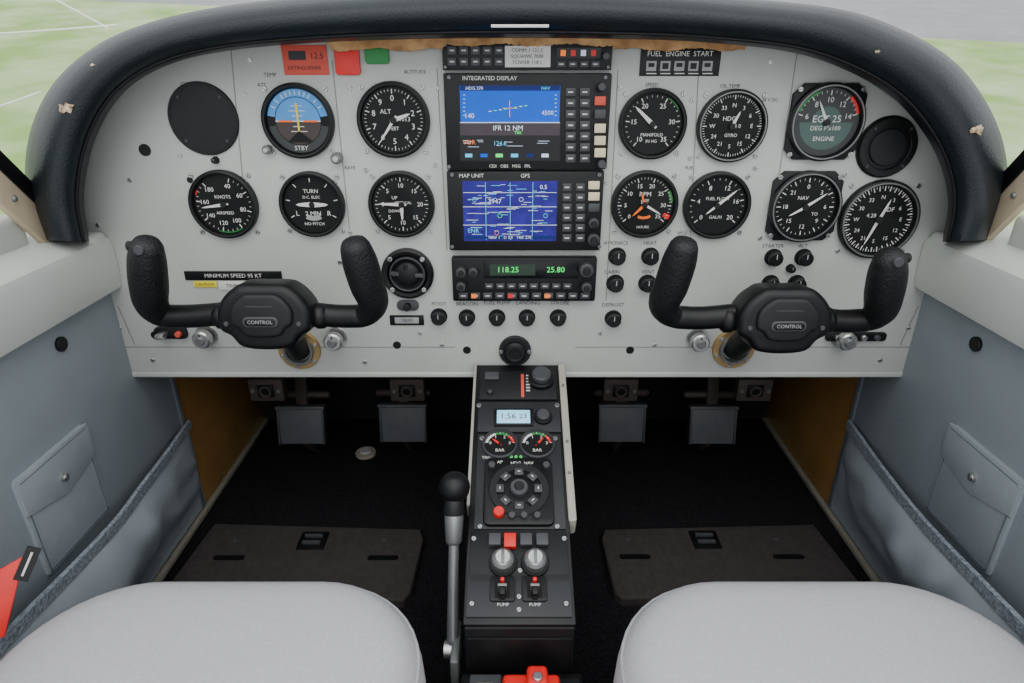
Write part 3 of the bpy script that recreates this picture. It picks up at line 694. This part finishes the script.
bq=Vector((-.0755,.616,.299)); b0=Vector((-.0765,.530,.135)); d=(bq-b0).normalized()
o.add(tube([b0,b0+(bq-b0)*.35,bq-d*.05],[.0075,.0065,.006],14),M_STEEL)
o.add(tube([bq-d*.062,bq-d*.03],[.0095,.0115],18),M_STEEL); o.add(tube([bq-d*.03,bq-d*.012],[.0125,.0105],18),M_BLK2)
o.add(sphere(.0185,28),M_BLACK,Matrix.Translation(bq)@Matrix.Rotation(.4,4,'X'))
o.add(box(.010,.06,.05,.003),M_STEEL,T3(-.0720,.53,.125)); o.add(cyl(.010,.02,20),M_SILV,Matrix.Translation((-.086,.53,.135))@RY(90))
o.add(box(.006,.02,.13,.002),M_BRKT,T3(-.0715,.52,.065))
o.done()
# ================= YOKES
M_GRIP=mat('grip_rubber',(15,16,17),0.5,var=.1,bump=0.7,bscale=380,spec=.4)
def yoke(name,outer,inner,hub,flange):
    o=O(name)
    def P(lst): return [at_Y(x,y,Y) for x,y,Y,r in lst],[r*mpp(at_Y(x,y,Y)) for x,y,Y,r in lst]
    for lst in (outer,inner):
        p,r=P(lst); o.add(tube(p,r,20,40),M_GRIP)
        o.add(tube(p[-3:],[max(r[-3:])*1.02]*3,16,6),M_BLACK)
    hx,hy=hub; c=at_Y(hx,hy,.738); k=mpp(c)
    T=Matrix.Translation(c)@PR@RX(-8)
    pol=csmooth([(-45,3),(-38,17),(-26,27),(-18,30),(0,30),(18,30),(28,27),(39,17),(46,3),(44,-15),(34,-22),(24,-33),(0,-36),(-24,-33),(-34,-22),(-44,-15)])
    o.add(prism([(x*k,y*k) for x,y in pol],.050,.010,4,True),M_BLACK,T@T3(0,0,-.02))
    o.add(prism([(x*k*.66,y*k*.66+2*k) for x,y in pol],.010,.005,3),M_BLK2,T@T3(0,0,.026))
    o.add(prism(rrect(34*k,10*k,4.8*k),.003,.001),M_KEY,T@T3(0,-5*k,.035)); o.add(prism(rrect(30*k,7.4*k,3.6*k),.0036,.0005),M_BLACK,T@T3(0,-5*k,.035)); o.add(text('CONTROL',5*k),M_LGREY,T@T3(0,-5*k,.0388))
    o.add(box(36*k,8*k,.012,.003),M_BLK2,T@T3(0,24*k,.022)); o.add(box(26*k,.8*k,.0006),M_KEY,T@T3(0,10*k,.0362))
    for sx in (-1,1):
        o.add(cyl(2.5*k,.004,14),M_KEY,T@T3(sx*35*k,-8*k,.028))
        o.add(lathe([(11*k,0),(13*k,.004),(13*k,.012),(10*k,.016)],20),M_BLACK,T@T3(sx*43*k,-6*k,0)@RY(90*sx))
    f=at_Y(flange[0],flange[1],PY)
    d=(c-f)
    o.add(tube([f+Vector((0,-.004,0)),f+d*.55,c+Vector((0,.01,-.02))],[13*k,14*k,17*k],20,8),M_BLK2)
    kf=pm(*flange); TF=Matrix.Translation(f)@PR
    o.add(ring(13*kf,21*kf,.005,40),M_GOLD,TF); o.add(ring(12*kf,15*kf,.012,40),M_STEEL,TF)
    for a in range(6): o.add(cyl(2.0*kf,.003,12),M_SILV,TF@RZ(60*a+20)@T3(18*kf,0,.005))
    sg=-1 if outer[0][0]<inner[0][0] else 1
    x,y,Y,r=outer[0]; q=at_Y(x,y,Y); kk=mpp(q)
    o.add(cyl(5*kk,.022,16),M_BLK2,Matrix.Translation(q)@RY(90*sg)); o.add(cyl(5*kk,.004,14),M_KEY,Matrix.Translation(q+Vector((0,-r*kk*.9,0)))@PR)
    return o.done(angle=45)
yoke('control_yoke',
 [(147,246,.700,15),(147,262,.706,18),(149,285,.716,18),(152,304,.728,15.5),(165,316,.738,11.5),(195,316,.74,10),(240,312,.74,10)],
 [(355,246,.700,15),(360,262,.706,17.5),(367,285,.716,17),(373,303,.728,15),(362,316,.738,11.5),(335,316,.74,10),(300,312,.74,10)],(271,310),(300,349))
yoke('control_yoke',
 [(890,258,.700,15),(888,272,.706,18),(884,293,.716,18),(880,310,.728,15.5),(866,320,.738,11.5),(838,321,.74,10),(800,316,.74,10)],
 [(684,246,.700,14.5),(679,262,.706,17),(671,286,.716,17),(664,305,.728,15),(676,317,.738,11.5),(703,318,.74,10),(745,314,.74,10)],(777,314),(733,348))
o=O('red_ribbon_tag')
T=Matrix.Translation(at_X(0,594,-.525))@Matrix.Rotation(math.radians(62),4,'X')@RY(25)
o.add(prism([(-.022,-.05),(.006,-.042),(.014,.006),(.018,.036),(-.006,.022)],.002,.0005),M_RED,T); o.add(box(.013,.034,.002),M_BLACK,T@T3(.022,.028,.0025)@RZ(-18)); o.add(box(.002,.024,.001),M_WHITE,T@T3(.022,.028,.004)@RZ(-18))
o.done()
# ================= OUTSIDE
M_GRASS=mat('grass',(140,170,100),0.95,nscale=1.3,spec=0.05,rgb2=(174,194,150))  # pale: the washed-out look through the windows is put into the colour
M_TAR=mat('tarmac',(150,152,153),0.9,var=.06,nscale=3,spec=.1)
sl=.2
def gz(x,y): return -1.0+sl*y
o=O('ground_outside')
g=[[(x*3,y*3,gz(x,y*3)+.04*noise.noise(Vector((x*.4,y*.4,0)))) for x in range(-16,17)] for y in range(0,13)]
o.add(loft(g),M_GRASS); 
o.done(angle=80)
o=O('ground_outside_path'); 
pr=[]
for i in range(-12,13):
    x=i*4; y0=max(0,11.6-.27*x)
    pr.append([(x,y0-.3,gz(0,y0)-.2)]+[(x,y0+k*4,gz(0,y0+k*4)+.05) for k in range(8)])
o.add(loft(pr),M_TAR); o.done(angle=80)
M_ROPE=mat('rope_white',(235,238,235),.6)
def gat(px,py):
    d=ray(px,py)
    t=(-1.0+.18+sl*CAM.y-CAM.z)/(d.z-sl*d.y); return CAM+d*t
for pts in (((-60,35),(10,33),(118,25)),((45,-6),(75,10),(108,28)),((-60,122),(0,106),(40,92))):
    o=O('mooring_rope'); G=[gat(*p) for p in pts]; o.add(tube(G,[.9*mpp(x) for x in G],8),M_ROPE); o.done()
# ================= LIGHT
w=bpy.data.worlds.new('World'); bpy.context.scene.world=w; w.use_nodes=True
bg=w.node_tree.nodes['Background']; bg.inputs[0].default_value=(.94,.97,1.0,1); bg.inputs[1].default_value=1.6
sd=bpy.data.lights.new('sun_overcast','SUN'); sd.energy=1.7; sd.angle=math.radians(60); sd.color=(1,.98,.95)
so=bpy.data.objects.new('sun_overcast',sd); so.rotation_euler=(math.radians(38),math.radians(4),0); bpy.context.collection.objects.link(so)
cd=bpy.data.cameras.new('camera'); cd.lens=F/1024*36; cd.sensor_width=36; cd.clip_start=.01; cd.clip_end=300
co=bpy.data.objects.new('camera',cd); co.location=CAM; co.rotation_euler=(math.radians(66),0,0); bpy.context.collection.objects.link(co)
bpy.context.scene.camera=co
